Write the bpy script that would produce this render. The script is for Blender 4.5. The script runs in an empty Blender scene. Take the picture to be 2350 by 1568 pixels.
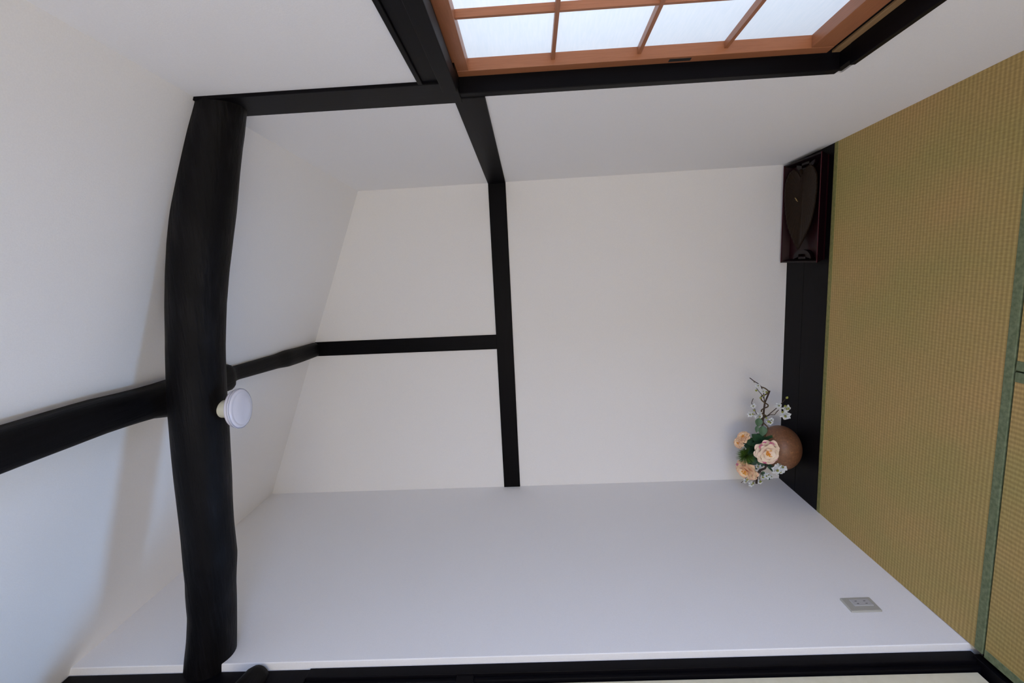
import bpy, bmesh, math, random
from mathutils import Vector, Matrix, noise
random.seed(7)
scene = bpy.context.scene
COL = scene.collection

# ------------------------------------------------------------------ camera
yaw, pitch, roll, F_PX, EYE = -.1538, .0437, -.0419, 1127.06, 1.44
cy, sy = math.cos(yaw), math.sin(yaw)
Fv = Vector((sy*math.cos(pitch), cy*math.cos(pitch), math.sin(pitch)))
R0 = Vector((cy, -sy, 0)); U0 = R0.cross(Fv)
cr, sr = math.cos(roll), math.sin(roll)
Rv = cr*R0 + sr*U0; Uv = -sr*R0 + cr*U0
cam_data = bpy.data.cameras.new('camera'); cam = bpy.data.objects.new('camera', cam_data); COL.objects.link(cam)
cam_data.sensor_width = 36; cam_data.sensor_fit = 'HORIZONTAL'; cam_data.lens = F_PX/2350*36
cam_data.clip_start = .02
X, Yc, Z = -Uv, Rv, -Fv            # the camera was held turned on its side
cam.matrix_world = Matrix(((X.x, Yc.x, Z.x, 0), (X.y, Yc.y, Z.y, 0), (X.z, Yc.z, Z.z, EYE), (0, 0, 0, 1)))
scene.camera = cam

# ------------------------------------------------------------------ world, daylight, added fill lamps, exposure
w = bpy.data.worlds.new('world'); scene.world = w; w.use_nodes = True
bg = w.node_tree.nodes['Background']; bg.inputs[0].default_value = (.62, .74, 1, 1); bg.inputs[1].default_value = .04
def area(name, loc, target, sx, sy_, power, color):
    l = bpy.data.lights.new(name, 'AREA'); l.shape = 'RECTANGLE'; l.size = sx; l.size_y = sy_; l.energy = power; l.color = color
    o = bpy.data.objects.new(name, l); COL.objects.link(o); o.location = loc
    o.rotation_euler = (Vector(target)-Vector(loc)).to_track_quat('-Z', 'Y').to_euler()
    return o
area('daylight_right_window', (1.75, .75, 1.35), (.6, .75, 1.1), 2.2, 1.7, 46, (.88, .93, 1))
area('ceiling_fill_from_below', (-1.85, .78, -.75), (-1.25, .82, 3.0), .6, .5, 42, (.32, .57, 1))   # added blue lamp lighting the ceiling from below through the side opening
area('daylight_rear_left', (-1.05, -2.15, 1.25), (-.9, 0, 1.35), .85, 1.7, 33, (1, .86, .60))
area('daylight_rear_right', (0, -2.15, 1.25), (-.1, 0, 1.35), .85, 1.7, 3, (1, .82, .45))
area('fill_right_rear', (1.3, -1.2, 1.25), (-1.3, -.2, 1.1), 1.4, 1.2, 131, (.43, .58, 1))  # added blue fill for the left wall, no real window there
scene.view_settings.view_transform = 'Standard'; scene.view_settings.look = 'None'
scene.view_settings.gamma = 1; scene.view_settings.use_curve_mapping = False
scene.view_settings.exposure = .07
scene.cycles.max_bounces = 10; scene.cycles.diffuse_bounces = 6
scene.cycles.use_denoising = True
scene.cycles.sample_clamp_indirect = 8

# ------------------------------------------------------------------ materials
def nodes(name):
    m = bpy.data.materials.new(name); m.use_nodes = True
    return m, m.node_tree, m.node_tree.nodes['Principled BSDF']
def tex(nt, scale=(1, 1, 1), coord='Object', rot=(0, 0, 0)):
    tc = nt.nodes.new('ShaderNodeTexCoord'); mp = nt.nodes.new('ShaderNodeMapping')
    mp.inputs['Scale'].default_value = scale; mp.inputs['Rotation'].default_value = rot
    nt.links.new(tc.outputs[coord], mp.inputs[0]); return mp.outputs[0]
def ramp(nt, fac, stops):
    r = nt.nodes.new('ShaderNodeValToRGB'); nt.links.new(fac, r.inputs[0]); e = r.color_ramp.elements
    e[0].position, e[0].color = stops[0][0], (*stops[0][1], 1)
    e[1].position, e[1].color = stops[-1][0], (*stops[-1][1], 1)
    for p, c in stops[1:-1]:
        q = e.new(p); q.color = (*c, 1)
    return r.outputs[0]
def noise_t(nt, vec, scale, detail=4, rough=.5):
    n = nt.nodes.new('ShaderNodeTexNoise'); nt.links.new(vec, n.inputs['Vector'])
    n.inputs['Scale'].default_value = scale; n.inputs['Detail'].default_value = detail; n.inputs['Roughness'].default_value = rough
    return n.outputs['Fac']
def bump(nt, bs, h, strength, dist=.01):
    b = nt.nodes.new('ShaderNodeBump'); b.inputs['Strength'].default_value = strength; b.inputs['Distance'].default_value = dist
    nt.links.new(h, b.inputs['Height']); nt.links.new(b.outputs[0], bs.inputs['Normal'])
def simple(name, c, rough=.5, spec=.5, **k):
    m, nt, b = nodes(name); b.inputs['Base Color'].default_value = (*c, 1); b.inputs['Roughness'].default_value = rough
    b.inputs['Specular IOR Level'].default_value = spec
    for a, v in k.items(): b.inputs[a.replace('_', ' ')].default_value = v
    return m
def noisy(name, c1, c2, scale, rough=.5, bs=.2, sc=(1, 1, 1), spec=.5, det=4, lo=.35, hi=.65, bd=.003):
    m, nt, b = nodes(name); v = tex(nt, sc); n = noise_t(nt, v, scale, det)
    nt.links.new(ramp(nt, n, [(lo, c1), (hi, c2)]), b.inputs['Base Color']); b.inputs['Roughness'].default_value = rough
    b.inputs['Specular IOR Level'].default_value = spec
    if bs: bump(nt, b, n, bs, bd)
    return m
M = {}
M['plaster'] = noisy('plaster', (.875, .865, .86), (.90, .89, .885), 260, .9, .25, spec=.2, bd=.0008)
M['cream'] = noisy('cream_paper', (.80, .73, .52), (.84, .77, .56), 40, .85, .05, spec=.2)
def log_mat():
    m, nt, b = nodes('black_stained_log')
    v = tex(nt, (2.2, 26, 26)); n = noise_t(nt, v, 3, 6, .6)
    v2 = tex(nt, (1, 2.5, 2.5)); k = noise_t(nt, v2, 5, 3)
    mx = nt.nodes.new('ShaderNodeMath'); mx.operation = 'MULTIPLY'; nt.links.new(n, mx.inputs[0]); nt.links.new(k, mx.inputs[1])
    nt.links.new(ramp(nt, mx.outputs[0], [(.12, (.0016, .0013, .0016)), (.28, (.0032, .0028, .0036)), (.42, (.007, .0065, .008))]), b.inputs['Base Color'])
    nt.links.new(ramp(nt, k, [(.3, (.62,)*3), (.7, (.45,)*3)]), b.inputs['Roughness']); b.inputs['Specular IOR Level'].default_value = .13
    vk = nt.nodes.new('ShaderNodeTexVoronoi'); nt.links.new(tex(nt, (3.2, 7, 7)), vk.inputs['Vector']); vk.inputs['Scale'].default_value = 1.3
    kn = ramp(nt, vk.outputs['Distance'], [(.05, (0, 0, 0)), (.16, (1, 1, 1))])
    hh = nt.nodes.new('ShaderNodeMath'); hh.operation = 'MULTIPLY'; nt.links.new(n, hh.inputs[0]); nt.links.new(kn, hh.inputs[1])
    bump(nt, b, hh.outputs[0], .6, .006); return m
M['log'] = log_mat()
def log_mat_y():
    m, nt, b = nodes('black_stained_log_lengthwise')
    v = tex(nt, (26, 1.6, 26)); n = noise_t(nt, v, 3, 6, .6)
    nt.links.new(ramp(nt, n, [(.3, (.0016, .0014, .0017)), (.7, (.0048, .0043, .0052))]), b.inputs['Base Color'])
    b.inputs['Roughness'].default_value = .55; b.inputs['Specular IOR Level'].default_value = .13
    bump(nt, b, n, .6, .006); return m
M['log_y'] = log_mat_y()
def timber(name, sc, spec=.08):
    m, nt, b = nodes(name); v = tex(nt, sc); n = noise_t(nt, v, 2.5, 5, .6)
    nt.links.new(ramp(nt, n, [(.3, (.0026, .0023, .0032)), (.7, (.0048, .0043, .0060))]), b.inputs['Base Color'])
    b.inputs['Roughness'].default_value = .45; b.inputs['Specular IOR Level'].default_value = spec; bump(nt, b, n, .15, .001); return m
M['dark_z'] = timber('black_timber_upright', (45, 45, 2))
M['dark_x'] = timber('black_timber_across', (2, 45, 45))
M['dark_y'] = timber('black_timber_deep', (45, 2, 45))
def cedar(name, sc):
    m, nt, b = nodes(name); v = tex(nt, sc); n = noise_t(nt, v, 3, 5, .6)
    nt.links.new(ramp(nt, n, [(.3, (.34, .125, .052)), (.7, (.41, .155, .07))]), b.inputs['Base Color'])
    b.inputs['Roughness'].default_value = .38; bump(nt, b, n, .1, .0006); return m
M['cedar_z'] = cedar('cedar_upright', (90, 90, 4)); M['cedar_y'] = cedar('cedar_deep', (90, 4, 90))
M['tan'] = noisy('tan_track_wood', (.30, .17, .07), (.36, .21, .09), 8, .5, .05, (3, 1, 20))
def paper():
    m = bpy.data.materials.new('shoji_paper'); m.use_nodes = True; nt = m.node_tree; nt.nodes.clear()
    out = nt.nodes.new('ShaderNodeOutputMaterial'); tr = nt.nodes.new('ShaderNodeBsdfTranslucent'); df = nt.nodes.new('ShaderNodeBsdfDiffuse')
    n = noise_t(nt, tex(nt, (1, 3, 30)), 6, 5)
    nt.links.new(ramp(nt, n, [(.3, (.86, .9, .93)), (.7, (.92, .94, .96))]), tr.inputs[0]); df.inputs[0].default_value = (.85, .85, .85, 1)
    mx = nt.nodes.new('ShaderNodeMixShader'); mx.inputs[0].default_value = .3
    nt.links.new(tr.outputs[0], mx.inputs[1]); nt.links.new(df.outputs[0], mx.inputs[2]); nt.links.new(mx.outputs[0], out.inputs[0]); return m
M['paper'] = paper()
def tatami(name, along_x=True):
    m, nt, b = nodes(name)
    P = 15.5e-3
    def wave(axis, period, dist):
        w_ = nt.nodes.new('ShaderNodeTexWave'); w_.wave_type = 'BANDS'; w_.bands_direction = axis; w_.wave_profile = 'SIN'
        w_.inputs['Scale'].default_value = 2*math.pi/20/period; w_.inputs['Distortion'].default_value = dist
        w_.inputs['Detail'].default_value = 2; w_.inputs['Detail Scale'].default_value = 1.5
        nt.links.new(tex(nt), w_.inputs['Vector']); return w_.outputs['Fac']
    rib = wave('Y' if along_x else 'X', P, .25); rush = wave('X' if along_x else 'Y', P*.8, 1.2)
    fine = noise_t(nt, tex(nt, (300, 40, 1) if along_x else (40, 300, 1)), 1, 4, .7)
    big = noise_t(nt, tex(nt, (1.6, 1, 1)), 1.6, 3)
    def mul(a, k):
        q = nt.nodes.new('ShaderNodeMath'); q.operation = 'MULTIPLY'; nt.links.new(a, q.inputs[0]); q.inputs[1].default_value = k; return q.outputs[0]
    def add(a, c):
        q = nt.nodes.new('ShaderNodeMath'); nt.links.new(a, q.inputs[0]); nt.links.new(c, q.inputs[1]); return q.outputs[0]
    h = add(add(mul(rib, .24), mul(rush, .08)), mul(fine, .68))
    nt.links.new(ramp(nt, h, [(.2, (.29, .20, .067)), (.45, (.39, .275, .102)), (.7, (.52, .375, .148))]), b.inputs['Base Color'])
    base = b.inputs['Base Color'].links[0].from_socket
    mx = nt.nodes.new('ShaderNodeMix'); mx.data_type = 'RGBA'; mx.blend_type = 'MULTIPLY'; mx.inputs[0].default_value = 1
    nt.links.new(base, mx.inputs[6]); nt.links.new(ramp(nt, big, [(.35, (.86, .95, .84)), (.65, (1.05, .97, .95))]), mx.inputs[7])
    nt.links.new(mx.outputs[2], b.inputs['Base Color'])
    b.inputs['Roughness'].default_value = .6; b.inputs['Specular IOR Level'].default_value = .3
    bump(nt, b, h, .22, .002); return m
M['tatami_x'] = tatami('tatami_rush'); M['tatami_y'] = tatami('tatami_rush_turned', False)
M['border'] = noisy('green_border_cloth', (.115, .145, .075), (.19, .225, .125), 70, .75, .2, (1, 1, 1), .3)
M['border_sheen'] = noisy('border_cloth_sheen', (.17, .165, .045), (.24, .215, .07), 60, .8, .2)  # same cloth; its grazing-angle sheen is put into the colour
M['board'] = timber('dark_alcove_board', (2, 40, 40), .06)
M['lacquer_red'] = simple('dark_red_lacquer', (.020, .0035, .006), .35, .12)
M['lacquer_rim'] = simple('red_lacquer_rim', (.075, .006, .014), .4, .15)
M['lacquer_black'] = simple('black_lacquer', (.0065, .002, .004), .35, .12)
M['leaf_plate'] = noisy('brown_lacquer_leaf', (.0135, .0066, .0034), (.020, .0105, .0055), 60, .45, .1, spec=.07)
M['gold'] = simple('glint_gold', (.75, .55, .2), .3, Metallic=.7)
M['ivory'] = simple('ivory_plastic', (.62, .6, .47), .45)
M['white_plastic'] = simple('white_plastic', (.72, .70, .78), .25)
def glassy():
    m = simple('clear_lens_plastic', (.92, .92, 1), .06, Transmission_Weight=.55); return m
M['lens'] = glassy()
M['diffuser'] = simple('milky_diffuser', (.74, .73, .82), .14, .6)
M['plate'] = simple('beige_wall_plate', (.42, .41, .36), .5); M['socket'] = simple('grey_socket', (.47, .47, .47), .5)
M['hole'] = simple('dark_hole', (.02, .02, .02), .7)
def vase_mat():
    m, nt, b = nodes('brown_stoneware')
    n = noise_t(nt, tex(nt), 90, 3); s = noise_t(nt, tex(nt), 7, 3)
    c = ramp(nt, s, [(.3, (.20, .083, .038)), (.55, (.235, .108, .054)), (.75, (.26, .130, .070))])
    mx = nt.nodes.new('ShaderNodeMix'); mx.data_type = 'RGBA'; mx.blend_type = 'MULTIPLY'; mx.inputs[0].default_value = 1
    nt.links.new(c, mx.inputs[6]); nt.links.new(ramp(nt, n, [(.35, (.8, .8, .8)), (.62, (1.05, 1.05, 1.05)), (.72, (1.7, 1.6, 1.3))]), mx.inputs[7])
    nt.links.new(mx.outputs[2], b.inputs['Base Color']); b.inputs['Roughness'].default_value = .45; bump(nt, b, n, .2, .001); return m
M['vase'] = vase_mat()
def petal_mat(name, inner, mid, tip, r):
    """colour of a petal runs from its root (local z = 0) outwards; r = petal reach"""
    m, nt, b = nodes(name)
    tc = nt.nodes.new('ShaderNodeTexCoord'); uv = nt.nodes.new('ShaderNodeSeparateXYZ'); nt.links.new(tc.outputs['UV'], uv.inputs[0])
    n = noise_t(nt, tex(nt), 25, 2)
    a = nt.nodes.new('ShaderNodeMath'); a.operation = 'MULTIPLY_ADD'; nt.links.new(n, a.inputs[0]); a.inputs[1].default_value = .3; nt.links.new(uv.outputs[1], a.inputs[2])
    nt.links.new(ramp(nt, a.outputs[0], [(.15, inner), (.5, mid), (1.12, mid), (1.2, tip)]), b.inputs['Base Color'])
    b.inputs['Roughness'].default_value = .7; b.inputs['Subsurface Weight'].default_value = 0; b.inputs['Specular IOR Level'].default_value = .2
    return m
M['peach'] = petal_mat('peach_petal', (.95, .48, .27), (.97, .77, .63), (.98, .86, .66), 1)
M['peach_pink'] = petal_mat('peach_petal_pink_tip', (.94, .45, .28), (.96, .73, .62), (.65, .06, .28), 1)
M['peach_warm'] = petal_mat('warm_peach_petal', (.85, .22, .10), (.94, .62, .43), (.93, .76, .48), 1)
M['white_petal'] = simple('white_blossom_petal', (.80, .82, .82), .7, .2)
M['bud'] = simple('yellow_green_bud', (.34, .36, .08), .6, .3)
M['stamen'] = simple('orange_stamen', (.85, .40, .04), .6)
M['green'] = noisy('dark_green_leaf', (.02, .07, .03), (.035, .105, .05), 40, .5, .1)
M['green_pale'] = noisy('grey_green_leaf', (.06, .13, .07), (.08, .17, .09), 40, .55, .1)
M['needle'] = simple('green_needles', (.085, .17, .02), .6)
M['twig'] = noisy('brown_twig', (.03, .016, .012), (.065, .04, .03), 60, .7, .4)
M['vine'] = noisy('olive_brown_vine', (.07, .045, .02), (.12, .08, .035), 60, .7, .3)

# ------------------------------------------------------------------ helpers
class MB:
    def __init__(s): s.v = []; s.f = []; s.uv = {}; s.mi = []; s.cur = 0
    def add(s, vs, fs):
        o = len(s.v); s.v += [Vector(a) for a in vs]; s.f += [tuple(i+o for i in f) for f in fs]; s.mi += [s.cur]*len(fs); return o
    def hexa(s, c):      # 8 corners: bottom 4 ccw, top 4 ccw
        s.add(c, [(3, 2, 1, 0), (4, 5, 6, 7), (0, 1, 5, 4), (1, 2, 6, 5), (2, 3, 7, 6), (3, 0, 4, 7)])
    def box(s, x0, x1, y0, y1, z0, z1):
        s.hexa([(x0, y0, z0), (x1, y0, z0), (x1, y1, z0), (x0, y1, z0), (x0, y0, z1), (x1, y0, z1), (x1, y1, z1), (x0, y1, z1)])
    def tube(s, pts, rad, n=12, cap=True):
        pts = [Vector(p) for p in pts]; rad = rad if hasattr(rad, '__len__') else [rad]*len(pts)
        up = None; base = len(s.v); fs = []
        for i, p in enumerate(pts):
            t = (pts[min(i+1, len(pts)-1)]-pts[max(i-1, 0)]).normalized()
            if up is None: up = Vector((0, 0, 1)) if abs(t.z) < .9 else Vector((1, 0, 0))
            a = t.cross(up).normalized(); b = a.cross(t).normalized(); up = b
            for k in range(n):
                g = 2*math.pi*k/n; s.v.append(p+rad[i]*(math.cos(g)*a+math.sin(g)*b))
        for i in range(len(pts)-1):
            for k in range(n):
                k2 = (k+1) % n; fs.append((base+i*n+k, base+i*n+k2, base+(i+1)*n+k2, base+(i+1)*n+k))
        if cap: fs.append(tuple(base+k for k in range(n))[::-1]); fs.append(tuple(base+(len(pts)-1)*n+k for k in range(n)))
        s.f += fs; s.mi += [s.cur]*len(fs)
    def lathe(s, prof, c, n=48):
        base = len(s.v); fs = []
        for r, z in prof:
            for k in range(n):
                g = 2*math.pi*k/n; s.v.append(Vector((c[0]+r*math.cos(g), c[1]+r*math.sin(g), c[2]+z)))
        for i in range(len(prof)-1):
            for k in range(n):
                k2 = (k+1) % n; fs.append((base+i*n+k, base+i*n+k2, base+(i+1)*n+k2, base+(i+1)*n+k))
        s.f += fs; s.mi += [s.cur]*len(fs)
    def obj(s, name, mat, parent=None, bevel=0, smooth=False, sub=0, kind=None):
        me = bpy.data.meshes.new(name)
        me.from_pydata([tuple(v) for v in s.v], [], s.f); me.validate(); me.update()
        for m in (mat if isinstance(mat, (list, tuple)) else [mat]): me.materials.append(m)
        if len(me.polygons) == len(s.mi):
            for p, i in zip(me.polygons, s.mi): p.material_index = i
        bm = bmesh.new(); bm.from_mesh(me); bmesh.ops.recalc_face_normals(bm, faces=bm.faces); bm.to_mesh(me); bm.free()
        if s.uv:
            ul = me.uv_layers.new(name='uv')
            for lp in me.loops: ul.data[lp.index].uv = s.uv.get(lp.vertex_index, (0, 0))
        if smooth:
            for p in me.polygons: p.use_smooth = True
        o = bpy.data.objects.new(name, me); COL.objects.link(o)
        if parent: 
            o.parent = parent; o.matrix_parent_inverse = Matrix.Translation(parent.location).inverted()
        if bevel:
            b = o.modifiers.new('bevel', 'BEVEL'); b.width = bevel; b.segments = 2; b.limit_method = 'ANGLE'
        if sub:
            q = o.modifiers.new('sub', 'SUBSURF'); q.levels = q.render_levels = sub
        if kind: o['kind'] = kind
        return o
def boxo(name, mat, dims, parent=None, bevel=.0015, kind=None):
    m = MB(); m.box(*dims); return m.obj(name, mat, parent, bevel, kind=kind)
def thing(name, label, cat, loc, group=None):
    o = bpy.data.objects.new(name, None); COL.objects.link(o); o.location = loc; o.empty_display_size = .05
    o['label'] = label; o['category'] = cat
    if group: o['group'] = group
    bpy.context.view_layer.update()
    return o
def tag(o, label, cat, group=None):
    o['label'] = label; o['category'] = cat
    if group: o['group'] = group
    return o

# ------------------------------------------------------------------ the setting: an old farmhouse room, walls a little out of square
XRB, YB = .471, 2.8502
def rx(y): return XRB+.05375*(YB-y)                       # right wall plane
def lx(y, z): return -1.3407+.0079*(y-YB)-.01553*z        # left wall plane
def by(z): return YB+.02707*z                             # back wall plane
def cz(x, y): return 2.67462-.406*x-.022*y                # sloping ceiling plane
def rw(mb, y0, y1, z0, z1, o0, o1):                       # box lying along the right wall, offsets into (-) or out of (+) the room
    mb.hexa([(rx(y0)+o0, y0, z0), (rx(y0)+o1, y0, z0), (rx(y1)+o1, y1, z0), (rx(y1)+o0, y1, z0),
             (rx(y0)+o0, y0, z1), (rx(y0)+o1, y0, z1), (rx(y1)+o1, y1, z1), (rx(y1)+o0, y1, z1)])
def rwo(name, mat, dims, parent=None, bevel=.002, kind=None):
    m = MB(); rw(m, *dims); return m.obj(name, mat, parent, bevel, kind=kind)

m = MB(); m.box(-1.5, 1.2, -2.4, 3.2, -.2, -.055); m.obj('floor', M['dark_x'], kind='structure')
# back wall
m = MB(); m.hexa([(-1.6, by(-.055), -.055), (.75, by(-.055), -.055), (.75, by(-.055)+.15, -.055), (-1.6, by(-.055)+.15, -.055),
                  (-1.6, by(3.5), 3.5), (.75, by(3.5), 3.5), (.75, by(3.5)+.15, 3.5), (-1.6, by(3.5)+.15, 3.5)])
m.obj('wall_back', M['plaster'], kind='structure')
# right wall with the window opening  y -.15..1.64, z .47..1.70
m = MB()
rw(m, -2.4, 3.0, -.055, .47, 0, .14); rw(m, -2.4, 3.0, 1.70, 3.1, 0, .14); rw(m, 1.64, 3.0, .47, 1.70, 0, .14); rw(m, -.55, -.15, .47, 1.70, 0, .14); rw(m, -2.4, -1.9, .47, 1.70, 0, .14)  # rear opening made only to let the added fill lamp in
m.obj('wall_right', M['plaster'], kind='structure')
# left stub wall, its plastered end facing the camera
m = MB()
ye = 1.555
m.hexa([(lx(ye, -.055), ye, -.055), (lx(3.0, -.055), 3.0, -.055), (lx(3.0, 0)-.12, 3.0, -.055), (lx(ye, 0)-.12, ye, -.055),
        (lx(ye, 3.5), ye, 3.5), (lx(3.0, 3.5), 3.0, 3.5), (lx(3.0, 3.5)-.12, 3.0, 3.5), (lx(ye, 3.5)-.12, ye, 3.5)])
m.obj('wall_left', M['plaster'], bevel=.003, kind='structure')
# sloping ceiling
m = MB(); c = [(-2.6, -2.4), (.95, -2.4), (.95, 3.1), (-2.6, 3.1)]
m.hexa([(x, y, cz(x, y)) for x, y in c]+[(x, y, cz(x, y)+.1) for x, y in c]); m.obj('ceiling', M['plaster'], kind='structure')
# the room behind the camera and the side room: walls round the openings the daylight comes through
m = MB(); YR = -2.0
m.box(.45, 1.0, YR-.1, YR, -.055, 3.3); m.box(-1.5, .45, YR-.1, YR, -.055, .35); m.box(-1.5, .45, YR-.1, YR, 2.15, 3.9)
m.obj('wall_front', M['plaster'], kind='structure')

# side of the room in front of the stub wall: post, threshold, lintel, great beam, white panel, sliding panel
lxz = lambda z: lx(1.5, z)
def lslab(name, mat, y0, y1, z0, z1, o0, o1, n, bevel=.002):
    mb = MB(); a, b = lxz(z0), lxz(z1)
    mb.hexa([(a-o1, y0, z0), (a-o0, y0, z0), (a-o0, y1, z0), (a-o1, y1, z0), (b-o1, y0, z1), (b-o0, y0, z1), (b-o0, y1, z1), (b-o1, y1, z1)])
    return mb.obj(n, mat, bevel=bevel, kind='structure')
lslab('', M['dark_z'], 1.512, 1.554, -.01, 2.30, .026, .11, 'trim_1')
lslab('', M['dark_z'], 1.494, 1.512, 0, 2.30, .038, .10, 'trim_2')
lslab('', M['dark_y'], 1.39, 1.512, 1.697, 1.757, .03, .10, 'trim_3')
lslab('', M['dark_y'], 1.39, 1.553, 2.300, 3.22, .03, .20, 'trim_4')
lslab('', M['dark_z'], 1.33, 1.39, -.02, 3.22, .03, .12, 'trim_10')
lslab('', M['dark_y'], -1.9, 1.53, -.02, .006, .018, .085, 'trim_5')
lslab('', M['plaster'], 1.39, 1.494, 1.757, 2.300, .045, .10, 'wall_left_upper')
lslab('', M['cream'], 1.39, 1.49, .02, 1.697, .05, .075, 'door_1')
lslab('', M['plaster'], -2.1, .30, -.055, 3.28, .045, .12, 'wall_left_front')

# right wall timbers
rwo('trim_6', M['dark_z'], (1.523, 1.674, 1.636, 2.44, -.010, .06), kind='structure')          # post above the window
rwo('trim_7', M['dark_y'], (1.65, 2.896, 1.561, 1.661, -.007, .05), kind='structure')          # rail running back
m = MB(); m.hexa([(-1.40, by(1.561)-.007, 1.561), (.475, by(1.561)-.007, 1.561), (.475, by(1.561)+.05, 1.561), (-1.40, by(1.561)+.05, 1.561),
                  (-1.40, by(1.661)-.007, 1.661), (.475, by(1.661)-.007, 1.661), (.475, by(1.661)+.05, 1.661), (-1.40, by(1.661)+.05, 1.661)])
m.obj('trim_8', M['dark_x'], bevel=.002, kind='structure')                                     # rail across the back wall
m = MB(); z0, z1 = 1.655, 2.83
m.hexa([(-.490, by(z0)-.006, z0), (-.403, by(z0)-.006, z0), (-.403, by(z0)+.05, z0), (-.490, by(z0)+.05, z0),
        (-.494, by(z1)-.006, z1), (-.407, by(z1)-.006, z1), (-.407, by(z1)+.05, z1), (-.494, by(z1)+.05, z1)])
m.obj('trim_9', M['dark_z'], bevel=.002, kind='structure')                                     # short post on the back wall

# window frame
win = bpy.data.objects.new('window_1', None); COL.objects.link(win); win.location = (.55, .75, .46); win['kind'] = 'structure'
bpy.context.view_layer.update()
rwo('jamb', M['dark_z'], (1.619, 1.652, .484, 1.64, -.004, .13), win)
rwo('jamb', M['dark_z'], (-.16, -.12, .484, 1.64, -.004, .13), win)
rwo('head_strip', M['dark_y'], (-.2, 1.522, 1.731, 1.745, -.010, .03), win)
rwo('head_board', M['dark_y'], (-.2, 1.522, 1.680, 1.732, -.003, .04), win)
rwo('lintel_rail', M['dark_y'], (-.2, 1.536, 1.634, 1.677, -.030, .02), win)
rwo('head', M['dark_y'], (-.2, 1.652, 1.645, 1.70, .001, .13), win)
m = MB(); rw(m, -.2, 1.566, .476, .492, -.014, .06); rw(m, -.2, 1.652, .460, .490, .0, .13)
m.obj('sill', M['dark_y'], win, .0015)
rwo('sill_track', M['tan'], (-.12, 1.619, .490, .5135, .045, .052), win, .001)
rwo('sill_groove', M['dark_y'], (-.12, 1.619, .490, .518, .053, .12), win, .001)

def shoji(y1, width, off, label, grp, pull=True):
    """paper screen: outer edge at y1, running towards the camera; off = room face behind the wall plane"""
    y0 = y1-width; t = thing('shoji_screen', label, 'paper screen', (rx(y1)+off, (y0+y1)/2, .53), grp)
    D = .036; st = .038; zb, zt = .5285, 1.642
    rwo('stile', M['cedar_z'], (y1-st, y1, zb, zt, off, off+D), t, .001)
    rwo('stile', M['cedar_z'], (y0, y0+st, zb, zt, off, off+D), t, .001)
    rwo('top_rail', M['cedar_y'], (y0+st, y1-st, 1.601, zt, off+.0005, off+D), t, .001)
    rwo('bottom_rail', M['cedar_y'], (y0+st, y1-st, zb, .594, off+.0005, off+D), t, .001)
    a, b = y0+st, y1-st; n = 3
    for i in range(1, n):
        yy = b+(a-b)*i/n
        rwo('muntin', M['cedar_z'], (yy-.005, yy+.005, .594, 1.601, off+.016, off+D), t, .0006)
    for zz in (1.347, 1.092, .839):
        rwo('muntin', M['cedar_y'], (a, b, zz-.0055, zz+.0055, off+.0152, off+D-.0005), t, .0006)
    rwo('paper', M['paper'], (a-.004, b+.004, .59, 1.605, off+D+.0002, off+D+.0012), t, 0)
    if pull:
        m = MB(); y = y1-.019; xo = rx(y)+off
        rw(m, y-.009, y+.009, .935, 1.0, off-.0006, off+.0006); m.obj('finger_pull', M['hole'], t, .0004)
    return t
shoji(1.6185, .832, .045, 'cedar framed white paper screen in the window, finger pull on its stile', None)
shoji(.80, .832, .0825, 'cedar framed paper screen in the rear track nearer the camera', None, False)

# ------------------------------------------------------------------ logs
def log_x(name, rows, mat, label):
    n = 40; mb = MB(); rings = []
    xs = [r[0] for r in rows]
    def itp(x, j):
        for a, b in zip(rows, rows[1:]):
            if a[0] >= x >= b[0]:
                t = (a[0]-x)/(a[0]-b[0]); return a[j]*(1-t)+b[j]*t
        return rows[-1][j]
    N = 110
    for i in range(N+1):
        x = xs[0]+(xs[-1]-xs[0])*i/N; zc, r = itp(x, 1), itp(x, 2); ring = []
        for k in range(n):
            g = 2*math.pi*k/n
            q = noise.noise(Vector((x*2.2, math.cos(g)*1.1, math.sin(g)*1.1)))
            q2 = noise.noise(Vector((x*9, math.cos(g)*2.5+5, math.sin(g)*2.5)))
            rr = r*(1+.035*q+.012*q2)
            ring.append((x, 1.6+rr*math.cos(g), zc+rr*math.sin(g)))
        rings.append(ring)
    vs = [p for r in rings for p in r]; fs = []
    for i in range(N):
        for k in range(n):
            k2 = (k+1) % n; fs.append((i*n+k, i*n+k2, (i+1)*n+k2, (i+1)*n+k))
    fs.append(tuple(range(n))); fs.append(tuple(N*n+k for k in range(n))[::-1])
    mb.add(vs, fs); return tag(mb.obj(name, mat, smooth=True), label, 'log beam')
rows = [(.60, 2.37, .075), (.54, 2.388, .077), (.511, 2.398, .079), (.465, 2.414, .083), (.414, 2.432, .085), (.335, 2.457, .089), (.228, 2.488, .0935), (.119, 2.516, .0935), (.035, 2.536, .0915),
        (-.08, 2.559, .0885), (-.226, 2.582, .0875), (-.378, 2.6, .088), (-.534, 2.613, .088), (-.662, 2.623, .087), (-.776, 2.632, .0855),
        (-.893, 2.640, .0845), (-1.004, 2.646, .086), (-1.06, 2.652, .083), (-1.117, 2.660, .0815), (-1.205, 2.668, .0795), (-1.295, 2.683, .0825), (-1.386, 2.701, .0865), (-1.46, 2.715, .089), (-1.60, 2.74, .09)]
log_x('log_beam', rows, M['log'], 'thick curved black log beam running across the room under the ceiling')
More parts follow.
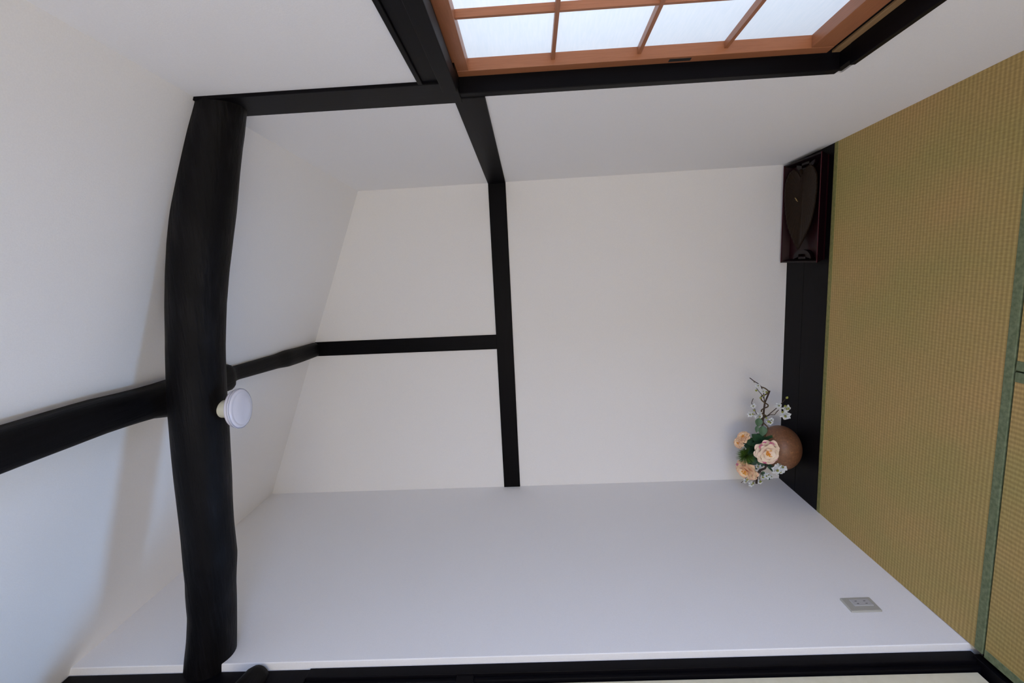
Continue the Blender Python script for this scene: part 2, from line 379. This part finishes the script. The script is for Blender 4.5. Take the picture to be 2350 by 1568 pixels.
def log_y(name, rows, mat, label, n=26, sq=0, cat='log beam', seed=0):
    mb = MB(); N = 60; vs = []
    for i in range(N+1):
        y = rows[0][0]+(rows[-1][0]-rows[0][0])*i/N
        for a, b in zip(rows, rows[1:]):
            if a[0] <= y <= b[0]: t = (y-a[0])/(b[0]-a[0]); x, z, r = [a[j]*(1-t)+b[j]*t for j in (1, 2, 3)]; break
        for k in range(n):
            g = 2*math.pi*k/n; c_, s_ = math.cos(g), math.sin(g)
            e = (abs(c_)**(2+sq)+abs(s_)**(2+sq))**(-1/(2+sq))
            rr = r*e*(1+.025*noise.noise(Vector((y*3+seed, c_*1.3, s_*1.3))))
            vs.append((x+rr*c_, y, z+rr*s_))
    fs = []
    for i in range(N):
        for k in range(n):
            k2 = (k+1) % n; fs.append((i*n+k, i*n+k2, (i+1)*n+k2, (i+1)*n+k))
    fs.append(tuple(range(n))); fs.append(tuple(N*n+k for k in range(n))[::-1])
    mb.add(vs, fs); return tag(mb.obj(name, mat, smooth=True), label, cat)
log_y('log_beam', [(-1.99, -.40, 2.79, .060), (.8, -.388, 2.775, .055), (1.137, -.388, 2.770, .0545), (1.37, -.390, 2.768, .0545), (1.48, -.397, 2.767, .0535), (1.60, -.405, 2.767, .056), (1.625, -.410, 2.766, .061), (1.66, -.414, 2.766, .066), (1.69, -.415, 2.766, .067)],
      M['log_y'], 'black log beam under the sloping ceiling, coming from the cross log towards the camera', sq=1.2)
log_y('log_beam', [(1.66, -.41, 2.79, .050), (1.95, -.415, 2.79, .060), (2.02, -.417, 2.79, .060), (2.045, -.417, 2.788, .050), (2.06, -.416, 2.786, .034), (2.1, -.416, 2.785, .032), (2.45, -.433, 2.785, .037), (2.54, -.436, 2.782, .044), (2.7, -.444, 2.785, .043), (2.90, -.449, 2.787, .043)],
      M['log_y'], 'slim crooked black pole between the cross log and the back wall post', sq=2, seed=9)
m = MB(); m.tube([(-1.425, 1.556, 2.483), (-1.425, 1.552, 2.483), (-1.424, 1.542, 2.484), (-1.423, 1.52, 2.486), (-1.42, 1.45, 2.495), (-1.42, 1.40, 2.50)], [.006, .024, .037, .045, .048, .048], 20)
tag(m.obj('log_brace', M['log_y'], smooth=True), 'rounded black log end poking out of the side beam, just below the cross log', 'brace')

# ------------------------------------------------------------------ floor boards and tatami
m = MB(); m.box(-1.40, .50, 2.459, 2.672, -.055, 0); m.box(-1.40, .50, 2.674, 2.855, -.055, 0)
tag(m.obj('alcove_board', M['board'], bevel=.001), 'long dark wooden board along the foot of the back wall', 'board')
def mat_thing(x0, x1, y0, y1, along_x, label, far_mat=None, loc=None):
    t = thing('tatami_mat', label, 'tatami mat', ((x0+x1)/2, (y0+y1)/2, -.05), None)
    rush = M['tatami_x'] if along_x else M['tatami_y']; bw = .030
    if along_x:
        boxo('rush_cover', rush, (x0, x1, y0+bw-.004, y1-bw*.95+.004, -.05, -.001), t, .002)
        boxo('border', M['border'], (x0, x1, y0, y0+bw, -.05, .0003), t, .002)
        boxo('border', far_mat or M['border'], (x0, x1, y1-bw*.95, y1, -.05, .0003), t, .002)
    else:
        boxo('rush_cover', rush, (x0+bw-.004, x1-bw+.004, y0, y1, -.05, -.001), t, .002)
        boxo('border', M['border'], (x0, x0+bw, y0, y1, -.05, .0003), t, .002)
        boxo('border', M['border'], (x1-bw, x1, y0, y1, -.05, .0003), t, .002)
    return t
mat_thing(-1.348, .540, 1.503, 2.458, True, 'wide tatami mat lying crosswise in front of the dark alcove board', M['border_sheen'])
mat_thing(-.384, .55, -.40, 1.497, False, 'near right tatami mat at the frame edge, on the window side of the green seam')
mat_thing(-1.352, -.389, -.40, 1.497, False, 'near left tatami mat at the frame edge, beside the post and threshold')
mat_thing(-.384, .60, -1.98, -.405, False, 'right tatami mat behind the camera')
mat_thing(-1.352, -.389, -1.98, -.405, False, 'left tatami mat behind the camera')

# ------------------------------------------------------------------ ceiling lamp
LX, LY = -.441, 1.600
lamp = thing('ceiling_lamp', 'small round white lamp with clear disc cover under the cross log', 'lamp', (LX, LY, 2.52))
m = MB(); m.lathe([(0, .022), (.0285, .022), (.0295, .018), (.031, -.02), (.029, -.034), (0, -.034)], (LX, LY, 2.515), 40); m.obj('base', M['ivory'], lamp, smooth=True)
m = MB(); m.lathe([(0, 0), (.040, 0), (.056, -.003), (.0635, -.008), (.0650, -.014), (.0645, -.0175), (0, -.0175)], (LX, LY, 2.484), 64); m.obj('white_body', M['white_plastic'], lamp, smooth=True)
m = MB(); m.lathe([(.0655, -.0178), (.0682, -.0190), (.0690, -.0225), (.0682, -.0290), (.0672, -.0262), (.0655, -.0250), (.0650, -.0178)], (LX, LY, 2.484), 72); m.obj('clear_rim', M['lens'], lamp, smooth=True)
m = MB(); m.lathe([(0, -.018), (.0648, -.018), (.0665, -.0245), (.0655, -.0300), (.0570, -.0340), (.0562, -.0334), (.0540, -.0350), (.030, -.0375), (0, -.0380)], (LX, LY, 2.484), 72); m.obj('diffuser', M['diffuser'], lamp, smooth=True)

# ------------------------------------------------------------------ wall socket on the left wall
def lw(mb, y0, y1, z0, z1, o0, o1):
    c = []
    for z in (z0, z1):
        for (y, o) in ((y0, o0), (y0, o1), (y1, o1), (y1, o0)): c.append((lx(y, z)+o, y, z))
    mb.hexa(c)
so = thing('wall_socket', 'beige double power socket low on the left wall', 'power socket', (lx(1.75, .23), 1.753, .172))
m = MB(); lw(m, 1.715, 1.791, .173, .286, -.004, .007); m.obj('cover_plate', M['plate'], so, .004)
m = MB(); lw(m, 1.741, 1.777, .188, .259, .006, .009); m.obj('socket_insert', M['socket'], so, .0015)
for z in (.208, .240):
    for y in (1.752, 1.766):
        m = MB(); lw(m, y-.001, y+.001, z-.004, z+.004, .0075, .0094); m.obj('slot', M['hole'], so)

# ------------------------------------------------------------------ lacquer tray and leaf plate
tr = thing('lacquer_tray', 'black and red lacquer tray on the dark board in the right corner', 'tray', (.205, 2.64, 0))
TX0, TX1, TY0, TY1, TH = -.058, .462, 2.480, 2.832, .043
m = MB(); i_ = .014
m.hexa([(TX0+i_, TY0+i_, 0), (TX1-i_, TY0+i_, 0), (TX1-i_, TY1-i_, 0), (TX0+i_, TY1-i_, 0), (TX0+i_*.8, TY0+i_*.8, .008), (TX1-i_*.8, TY0+i_*.8, .008), (TX1-i_*.8, TY1-i_*.8, .008), (TX0+i_*.8, TY1-i_*.8, .008)])
m.obj('tray_base', M['lacquer_red'], tr, .001)
th = .008
def slope_wall(p0, p1, q0, q1, inn, nm, mat):
    v = Vector(inn)*th
    mb = MB(); mb.hexa([p0, p1, Vector(p1)+v, Vector(p0)+v, q0, q1, Vector(q1)+v, Vector(q0)+v]); return mb.obj(nm, mat, tr, .001)
a, b = TX0+i_, TX1-i_; c_, d_ = TY0+i_, TY1-i_
slope_wall((a, c_, .002), (b, c_, .002), (TX0, TY0, TH), (TX1, TY0, TH), (0, 1, 0), 'long_side', [M['lacquer_black']])
slope_wall((a, d_, .002), (b, d_, .002), (TX0, TY1, TH), (TX1, TY1, TH), (0, -1, 0), 'long_side', [M['lacquer_red']])
slope_wall((a, c_, .002), (a, d_, .002), (TX0, TY0, TH), (TX0, TY1, TH), (1, 0, 0), 'short_side', [M['lacquer_black']])
slope_wall((b, c_, .002), (b, d_, .002), (TX1, TY0, TH), (TX1, TY1, TH), (-1, 0, 0), 'short_side', [M['lacquer_black']])
r_ = .0035
for ya in (TY0, TY1-r_): m = MB(); m.box(TX0, TX1, ya, ya+r_, TH, TH+.0015); m.obj('rim', M['lacquer_rim'], tr)
# slotted half-round ledges standing in for arched reflections of the handle holes
for sx, x0 in ((1, TX0+.018), (-1, TX1-.018)):
    m = MB(); n = 24; yc_ = 2.645; top = []; 
    outer = [(x0+sx*.048*math.sin(math.pi*k/n), yc_-.085*math.cos(math.pi*k/n)) for k in range(n+1)]
    inner = [(x0+sx*(.016+.010*math.sin(2*math.pi*k/n)), yc_-.030*math.cos(math.pi*k/n)*1.0) for k in range(n+1)]
    inner = []
    for k in range(n+1):
        g = math.pi*k/n; inner.append((x0+sx*(.012+.014*min(1, 2*math.sin(g))), yc_-.034*math.cos(g)))
    vs = [(x, y, .030) for x, y in outer]+[(x, y, .030) for x, y in inner]+[(x, y, .009) for x, y in outer]+[(x, y, .009) for x, y in inner]
    q = n+1; fs = []
    for k in range(n):
        fs += [(k, k+1, q+k+1, q+k), (2*q+k, 2*q+k+1, k+1, k), (q+k, q+k+1, 3*q+k+1, 3*q+k)]
    fs += [(0, q, 3*q, 2*q), (n, q+n, 3*q+n, 2*q+n)]
    m.add(vs, fs)
    m.box(min(x0, x0+sx*.012), max(x0, x0+sx*.012), yc_-.034, yc_+.034, .009, .0301)
    m.obj('reflection_arch', M['lacquer_black'], tr, .001)
# heart-shaped leaf plate
lp = thing('leaf_plate', 'brown heart-shaped ribbed leaf plate lying in the lacquer tray', 'plate', (.2, 2.65, .02))
m = MB(); NA, NR = 120, 14; vs = [(0, 0, 0)]; fs = []
cx, cyy = .312, 2.655
def heart(g):     # g = 0 points to the notch (+x)
    a_ = abs(((g+math.pi) % (2*math.pi))-math.pi)
    # radius table from notch to tip
    T = [(0, .085), (.12, .095), (.3, .125), (.55, .158), (.8, .176), (1.1, .182), (1.45, .172), (1.8, .168), (2.2, .18), (2.6, .212), (2.9, .245), (3.02, .268), (3.1416, .292)]
    for (p, r), (p2, r2) in zip(T, T[1:]):
        if p <= a_ <= p2: t = (a_-p)/(p2-p); t = t*t*(3-2*t) if False else t; return r*(1-t)+r2*t
    return T[-1][1]
for j in range(1, NR+1):
    for k in range(NA):
        g = 2*math.pi*k/NA; rr = heart(g)*j/NR
        x = rr*math.cos(g)*.97; y = rr*math.sin(g)*.80
        rib = .0012*math.cos(g*44)*(j/NR)
        z = .012*(j/NR)**2.5+rib+.006*math.exp(-(y/.008)**2)*(-.4)
        vs.append((x, y, z))
for k in range(NA): fs.append((0, 1+k, 1+(k+1) % NA))
for j in range(NR-1):
    for k in range(NA):
        a0 = 1+j*NA+k; a1 = 1+j*NA+(k+1) % NA; fs.append((a0, a0+NA, a1+NA, a1))
tilt = Matrix.Rotation(math.radians(4.0), 4, 'X')
W = [tilt @ Vector(v)+Vector((cx-.02, cyy+.012, .026)) for v in vs]
m.add(W, fs); lf = m.obj('leaf_dish', M['leaf_plate'], lp, smooth=True)
sm = lf.modifiers.new('thick', 'SOLIDIFY'); sm.thickness = .004; sm.offset = -1
m = MB(); m.tube([(cx+.055, cyy+.012, .032), (cx+.075, cyy+.010, .036), (cx+.098, cyy+.004, .044)], [.005, .006, .009], 14); m.obj('stalk', M['leaf_plate'], lp, smooth=True)
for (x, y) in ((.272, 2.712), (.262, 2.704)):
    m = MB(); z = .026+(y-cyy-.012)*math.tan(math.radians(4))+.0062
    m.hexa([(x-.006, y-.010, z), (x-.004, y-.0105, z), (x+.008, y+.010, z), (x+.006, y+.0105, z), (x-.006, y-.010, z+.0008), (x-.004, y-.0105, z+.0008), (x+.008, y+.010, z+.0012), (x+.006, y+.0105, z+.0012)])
    m.obj('painted_glint', M['gold'], lp)  # glints on the plate, put in as slim gold dashes

# ------------------------------------------------------------------ vase and flower arrangement
VX, VY = -1.068, 2.65
vase = MB()
prof = []
for k in range(0, 37):
    g = -math.pi/2+math.radians(20)+k/36*(math.pi/2-math.radians(20)+math.radians(66)); prof.append((.122*math.cos(g), .1+.103*math.sin(g)))
prof = [(0, .002), (.035, .0)]+prof+[(.047, .197), (.044, .199), (.041, .197), (.043, .188), (.07, .17), (.1, .13), (.1, .06), (.05, .012), (0, .01)]
vase.lathe(prof, (VX, VY, .0008), 64)
tag(vase.obj('vase', M['vase'], smooth=True), 'round brown stoneware vase on the board in the left corner', 'vase')

def S(a, b, d=0):      # sheet of the arrangement: a down the sheet, b across it, d towards the room
    return Vector((-1.068+(988-b)*.000484, 2.65-d, .087+(1030-a)*.000459))
def orient(axis, spin=0):
    q = Vector(axis).normalized().to_track_quat('Z', 'Y'); return q.to_matrix().to_4x4() @ Matrix.Rotation(spin, 4, 'Z')
def petal(mb, T, L, Wd, lift, cup, ang, ruffle=.05, nu=8, nv=8):
    """petal from the origin outwards at angle ang; lift = angle above the flower plane"""
    base = len(mb.v); ca, sa = math.cos(ang), math.sin(ang); ph = random.random()*6
    for j in range(nv):
        t = j/(nv-1); r = L*t
        wv = Wd*(.22+.78*math.sin(math.pi/2*min(1, t/.62))**.9)*(1 if t < .7 else math.sqrt(max(.35, 1-((t-.7)/.36)**2)))
        el = lift-cup*t
        for i in range(nu):
            s_ = i/(nu-1)*2-1
            x = r*math.cos(el)-.20*L*t*t*abs(s_)**2.4; y = s_*wv; z = r*math.sin(el)+abs(s_)**2*Wd*.30*t+ruffle*L*t*math.sin(s_*5+ph)*.5
            v = T @ Vector((x*ca-y*sa, x*sa+y*ca, z)); mb.v.append(v); mb.uv[base+j*nu+i] = (s_*.5+.5, t)
    for j in range(nv-1):
        for i in range(nu-1):
            mb.f.append((base+j*nu+i, base+j*nu+i+1, base+(j+1)*nu+i+1, base+(j+1)*nu+i)); mb.mi.append(mb.cur)
def camellia(label, pos, axis, R_, mats, root, grp='peach camellias in the vase', openness=1.0, n=(8, 7, 6), pinks=()):
    t = thing('camellia_flower', label, 'flower', pos, grp); T = Matrix.Translation(pos) @ orient(axis, random.random())
    q = 0
    for ring, (cnt, L, lift, up) in enumerate(((n[0], 1.0, .18, 0), (n[1], .78, .48, .05), (n[2], .55, .82, .09))):
        for k in range(cnt):
            mb = MB(); TT = T @ Matrix.Translation((0, 0, up*R_))
            petal(mb, TT, R_*L*random.uniform(.95, 1.05), R_*L*.56, lift*(2-openness)+random.uniform(-.06, .06), .25*openness, 2*math.pi*(k+.5*ring)/cnt+random.uniform(-.1, .1))
            mt = mats[1] if (ring == 0 and k in pinks) else mats[0]
            mb.obj('petal', mt, t, smooth=True); q += 1
    mb = MB()
    for k in range(26):
        a_ = random.random()*6.28; r = R_*.22*random.random()**.5; p = Vector((r*math.cos(a_), r*math.sin(a_), 0))
        e = p*1.4+Vector((0, 0, R_*random.uniform(.28, .38))); mb.tube([T @ (p*.4), T @ e], [R_*.012, R_*.03], 6)
    mb.obj('stamens', M['stamen'], t, smooth=True)
    mb = MB(); p0 = Vector(pos); p1 = p0-Vector(axis).normalized()*R_*.35
    mb.tube([p0, p1, (p1+Vector(root))/2+Vector((0, 0, .01)), root], [.0035, .003, .0025, .0025], 8); mb.obj('stem', M['green'], t, smooth=True)
    return t
MOUTH = Vector((VX, VY, .185))
camellia('large open peach camellia in front of the vase neck, pink edge tips', S(765, 965, .085), (-.05, -1, .12), .072, (M['peach'], M['peach_pink']), MOUTH+Vector((0, -.02, 0)), pinks=(0, 4))
camellia('peach camellia at the left of the arrangement, turned half sideways', S(575, 1215, .035), (-.35, -.55, .75), .066, (M['peach_warm'], M['peach_pink']), MOUTH+Vector((-.02, -.01, 0)), openness=1.0, pinks=(2,))
camellia('small pale camellia at the top right of the arrangement, above the dark leaves', S(560, 850, .0), (.65, -.35, .55), .038, (M['peach_warm'], M['peach']), MOUTH+Vector((.02, .01, 0)))
camellia('small yellowish peach camellia highest in the arrangement, beside the green tuft', S(510, 915, .0), (.2, -.45, .9), .034, (M['peach_warm'], M['peach']), MOUTH+Vector((.01, .01, 0)))

def leafmesh(p, axis, up, L, Wd, bend=.2):
    mb = MB(); ax = Vector(axis).normalized(); sd = ax.cross(Vector(up)).normalized(); nn = sd.cross(ax); nu, nv = 7, 9; vs = []
    for j in range(nv):
        t = j/(nv-1); wv = Wd*math.sin(math.pi*(t**.8))**.8+.0004
        for i in range(nu):
            s_ = i/(nu-1)*2-1; vs.append(Vector(p)+ax*L*t+sd*wv*s_+nn*(abs(s_)*wv*.25-bend*L*t*t))
    fs = [(j*nu+i, j*nu+i+1, (j+1)*nu+i+1, (j+1)*nu+i) for j in range(nv-1) for i in range(nu-1)]
    mb.add(vs, fs); return mb
lv = thing('leafy_sprig', 'dark green rounded leaves filling the vase mouth behind the camellias', 'leaves', MOUTH)
leaves = [((790, 900), (640, 800), .03, .028), ((800, 930), (560, 880), .0, .026), ((780, 1000), (560, 1060), -.01, .030), ((780, 1040), (600, 1150), .01, .034), ((790, 1060), (700, 1200), .02, .026),
          ((800, 1080), (910, 1235), .055, .022), ((800, 900), (840, 810), .04, .02), ((760, 980), (600, 960), -.02, .03), ((780, 1100), (860, 1160), .04, .026), ((800, 960), (640, 900), .035, .028),
          ((780, 1010), (640, 1120), .035, .03), ((790, 870), (700, 800), .02, .026), ((790, 950), (700, 1120), .05, .028)]
for (a, b, d, wd) in leaves:
    p, e = S(*a, d*.6), S(*b, d+.01); mb = leafmesh(p, e-p, (0, -1, .3), (e-p).length*1.12, wd, .05); mb.obj('leaf', M['green'], lv, smooth=True)
mb = MB()
for (a, b, d, wd) in leaves: mb.tube([MOUTH, S(*a, d*.6)], .0018, 6)
mb.obj('stem', M['green'], lv, smooth=True)

def blossom(mb_p, mb_b, p, r, axis=None):
    axis = axis or (random.uniform(-.5, .5), -1, random.uniform(-.3, .6)); T = Matrix.Translation(p) @ orient(axis, random.random()*3)
    r *= 1.18
    for ring in range(3):
        for k in range(6 if ring == 0 else 5):
            petal(mb_p, T, r*(1-.24*ring), r*.36*(1-.18*ring), .15+.5*ring+random.uniform(-.12, .12), .2, 2*math.pi*(k+.5*ring)/(6 if ring == 0 else 5), .35, 5, 5)
    for k in range(6):
        a_ = k; mb_b.tube([T @ Vector((0, 0, 0)), T @ Vector((r*.16*math.cos(a_), r*.16*math.sin(a_), r*.5))], r*.06, 5)
def bud(parent, p, r, axis, white=False):
    mb = MB(); T = Matrix.Translation(p) @ orient(axis)
    r *= .78; prof = [(0, 0), (r*.6, r*.25), (r*.8, r*.8), (r*.6, r*1.4), (.001, r*1.9)]; base = MB(); base.lathe(prof, (0, 0, -r), 12)
    mb.add([T @ v for v in base.v], base.f); mb.obj('bud', M['white_petal'] if white else M['bud'], parent, smooth=True)
def add_blossom(parent, p, r):
    a = MB(); b = MB(); blossom(a, b, p, r); o = a.obj('blossom', M['white_petal'], parent, smooth=True)
    q = b.obj('blossom_stamens', M['bud'], parent, smooth=True)
    # the stamens are a sub-part of their blossom
    q.parent = o; q.matrix_parent_inverse = Matrix.Identity(4)
def smooth_path(P, k=5):
    out = []
    for i in range(len(P)-1):
        a, b, c, d = P[max(i-1, 0)], P[i], P[i+1], P[min(i+2, len(P)-1)]
        for j in range(k):
            t = j/k; out.append(.5*((2*b)+(c-a)*t+(2*a-5*b+4*c-d)*t*t+(3*b-a-3*c+d)*t**3))
    return out+[P[-1]]
# right-hand twisted branch
br = thing('blossom_branch', 'long twisted branch with white blossoms stretching right from the vase', 'branch', MOUTH)
mb = MB(); mb.tube([MOUTH, S(770, 800, .03), S(745, 720, .035), S(758, 620, .03), S(765, 500, .03), S(772, 430, .03), S(800, 360, .03), S(825, 296, .03)], [.004, .005, .0055, .005, .0048, .0045, .0042, .0038], 10); mb.obj('main_stem', M['twig'], br, smooth=True)
vine_pts = [(770, 840, .03), (795, 770, .04), (800, 710, .045), (765, 670, .04), (742, 630, .03), (765, 600, .02), (795, 590, .03), (770, 570, .042), (735, 550, .04), (735, 520, .03), (775, 505, .018), (805, 480, .03), (795, 450, .042), (760, 425, .04), (730, 395, .03), (745, 360, .018), (785, 335, .03), (800, 300, .04), (770, 268, .035), (730, 250, .03)]
mb = MB(); mb.tube(smooth_path([S(a, b, d) for a, b, d in vine_pts]), .0034, 10); mb.obj('twisting_vine', M['vine'], br, smooth=True)
for pts, r in (([(755, 380), (735, 340), (700, 300), (668, 258)], .0018), ([(770, 440), (760, 370), (750, 300), (720, 240), (690, 210), (640, 180), (590, 140)], .0022), ([(650, 192), (636, 190)], .0015),
               ([(765, 610), (800, 590), (860, 540), (920, 490), (970, 440), (1010, 395)], .0022), ([(800, 592), (840, 572), (890, 575), (910, 545), (935, 520)], .0018), ([(920, 490), (970, 492), (1010, 490)], .0015),
               ([(750, 640), (715, 600), (668, 540), (655, 490), (640, 460), (618, 432), (625, 405), (637, 378)], .0017), ([(668, 560), (640, 570), (600, 555)], .0013), ([(970, 440), (985, 445)], .0012), ([(660, 520), (635, 505)], .0012)):
    mb = MB(); mb.tube([S(a, b, .03) for a, b in pts], r, 7); mb.obj('twig', M['twig'], br, smooth=True)
for a, b, r in ((700, 575, .022), (1010, 582, .025), (1015, 500, .02), (925, 465, .015), (830, 655, .018), (600, 558, .014), (680, 232, .013), (740, 292, .013), (635, 462, .013), (850, 630, .012)):
    add_blossom(br, S(a, b, .035), r)
for a, b, r in ((652, 278, .009), (770, 302, .009), (705, 365, .009), (635, 508, .008), (1010, 372, .011), (990, 470, .010), (1030, 500, .010), (965, 537, .009), (808, 640, .010), (745, 340, .008), (620, 550, .007), (780, 600, .008)):
    bud(br, S(a, b, .045), r, (random.uniform(-.6, .6), -.4, random.uniform(-.4, .9)))
for a, b, e, f_, wd in ((700, 600, 690, 690, .019), (745, 690, 742, 800, .022), (680, 690, 672, 760, .010)):
    p, q = S(a, b, .04), S(e, f_, .045); leafmesh(p, q-p, (0, -1, .2), (q-p).length*1.1, wd, .02).obj('leaf', M['green_pale'], br, smooth=True)
# left-hand short branch
b2 = thing('blossom_branch', 'short thick branch with white blossoms at the left of the vase mouth', 'branch', MOUTH)
mb = MB(); mb.tube([MOUTH+Vector((-.01, -.01, 0)), S(800, 1150, .05), S(770, 1185, .055), S(715, 1205, .055), S(695, 1250, .05), S(690, 1310, .045), S(692, 1375, .04)], [.004, .0048, .0055, .0065, .0068, .0065, .006], 10); mb.obj('main_stem', M['twig'], b2, smooth=True)
for pts, r in (([(740, 1195), (735, 1240), (725, 1300), (722, 1345)], .0018), ([(690, 1240), (668, 1225)], .0014), ([(670, 1310), (645, 1370), (625, 1375)], .0014), ([(690, 1340), (660, 1345)], .0013), ([(570, 1290), (545, 1330), (505, 1357)], .0016), ([(690, 1290), (620, 1300), (570, 1290)], .0015), ([(735, 1240), (775, 1265), (800, 1285), (850, 1290)], .0014)):
    mb = MB(); mb.tube([S(a, b, .045) for a, b in pts], r, 7); mb.obj('twig', M['twig'], b2, smooth=True)
for a, b, r, d in ((868, 1170, .026, .09), (930, 1140, .023, .095), (915, 1185, .02, .09), (715, 1178, .017, .03), (800, 1278, .018, .05), (850, 1290, .012, .05), (765, 1300, .012, .045), (555, 1332, .017, .045), (625, 1378, .015, .045), (725, 1352, .013, .045), (905, 1105, .014, .09)):
    add_blossom(b2, S(a, b, d), r)
for a, b, r in ((565, 1315, .008), (725, 1340, .010), (640, 1360, .008), (815, 1265, .008), (750, 1290, .008)):
    bud(b2, S(a, b, .055), r, (random.uniform(-.6, .3), -.5, random.uniform(-.2, .9)))
for a, b, e, f_, wd in ((760, 1230, 775, 1290, .012), (800, 1310, 855, 1318, .009)):
    p, q = S(a, b, .04), S(e, f_, .045); leafmesh(p, q-p, (0, -1, .2), (q-p).length*1.2, wd, .02).obj('leaf', M['green'], b2, smooth=True)
mb = MB(); mb.tube([S(800, 1150, .05), S(860, 1165, .08), S(920, 1150, .088)], .0015, 6); mb.obj('twig', M['twig'], b2, smooth=True)
# spiky green tuft
pt = thing('pine_tuft', 'spiky green needle tuft sticking up above the vase between two camellias', 'pine tuft', MOUTH)
c0 = S(560, 1035, .045); ax = Vector((0, -.35, 1)).normalized(); T = orient(ax)
mb = MB(); cnt = 0
while cnt < 520:
    v = Vector((random.gauss(0, 1), random.gauss(0, 1), random.gauss(0, 1))).normalized()
    if v.z < -.45: continue
    d = T @ v; L = random.uniform(.042, .060); side = d.cross(Vector((random.random(), random.random(), 1))).normalized()*.0009
    o = len(mb.v); mb.v += [c0+d*.004+side, c0+d*.004-side, c0+d*L*.7+side*.8+Vector((0, 0, .001)), c0+d*L*.7-side*.8, c0+d*L]; mb.f += [(o, o+1, o+3, o+2), (o+2, o+3, o+4)]; mb.mi += [0, 0]; cnt += 1
o = mb.obj('needles', M['needle'], pt); o['kind'] = 'stuff'
mb = MB(); mb.tube([MOUTH, c0-ax*.02, c0], [.003, .004, .005], 8); mb.obj('stem', M['green'], pt, smooth=True)
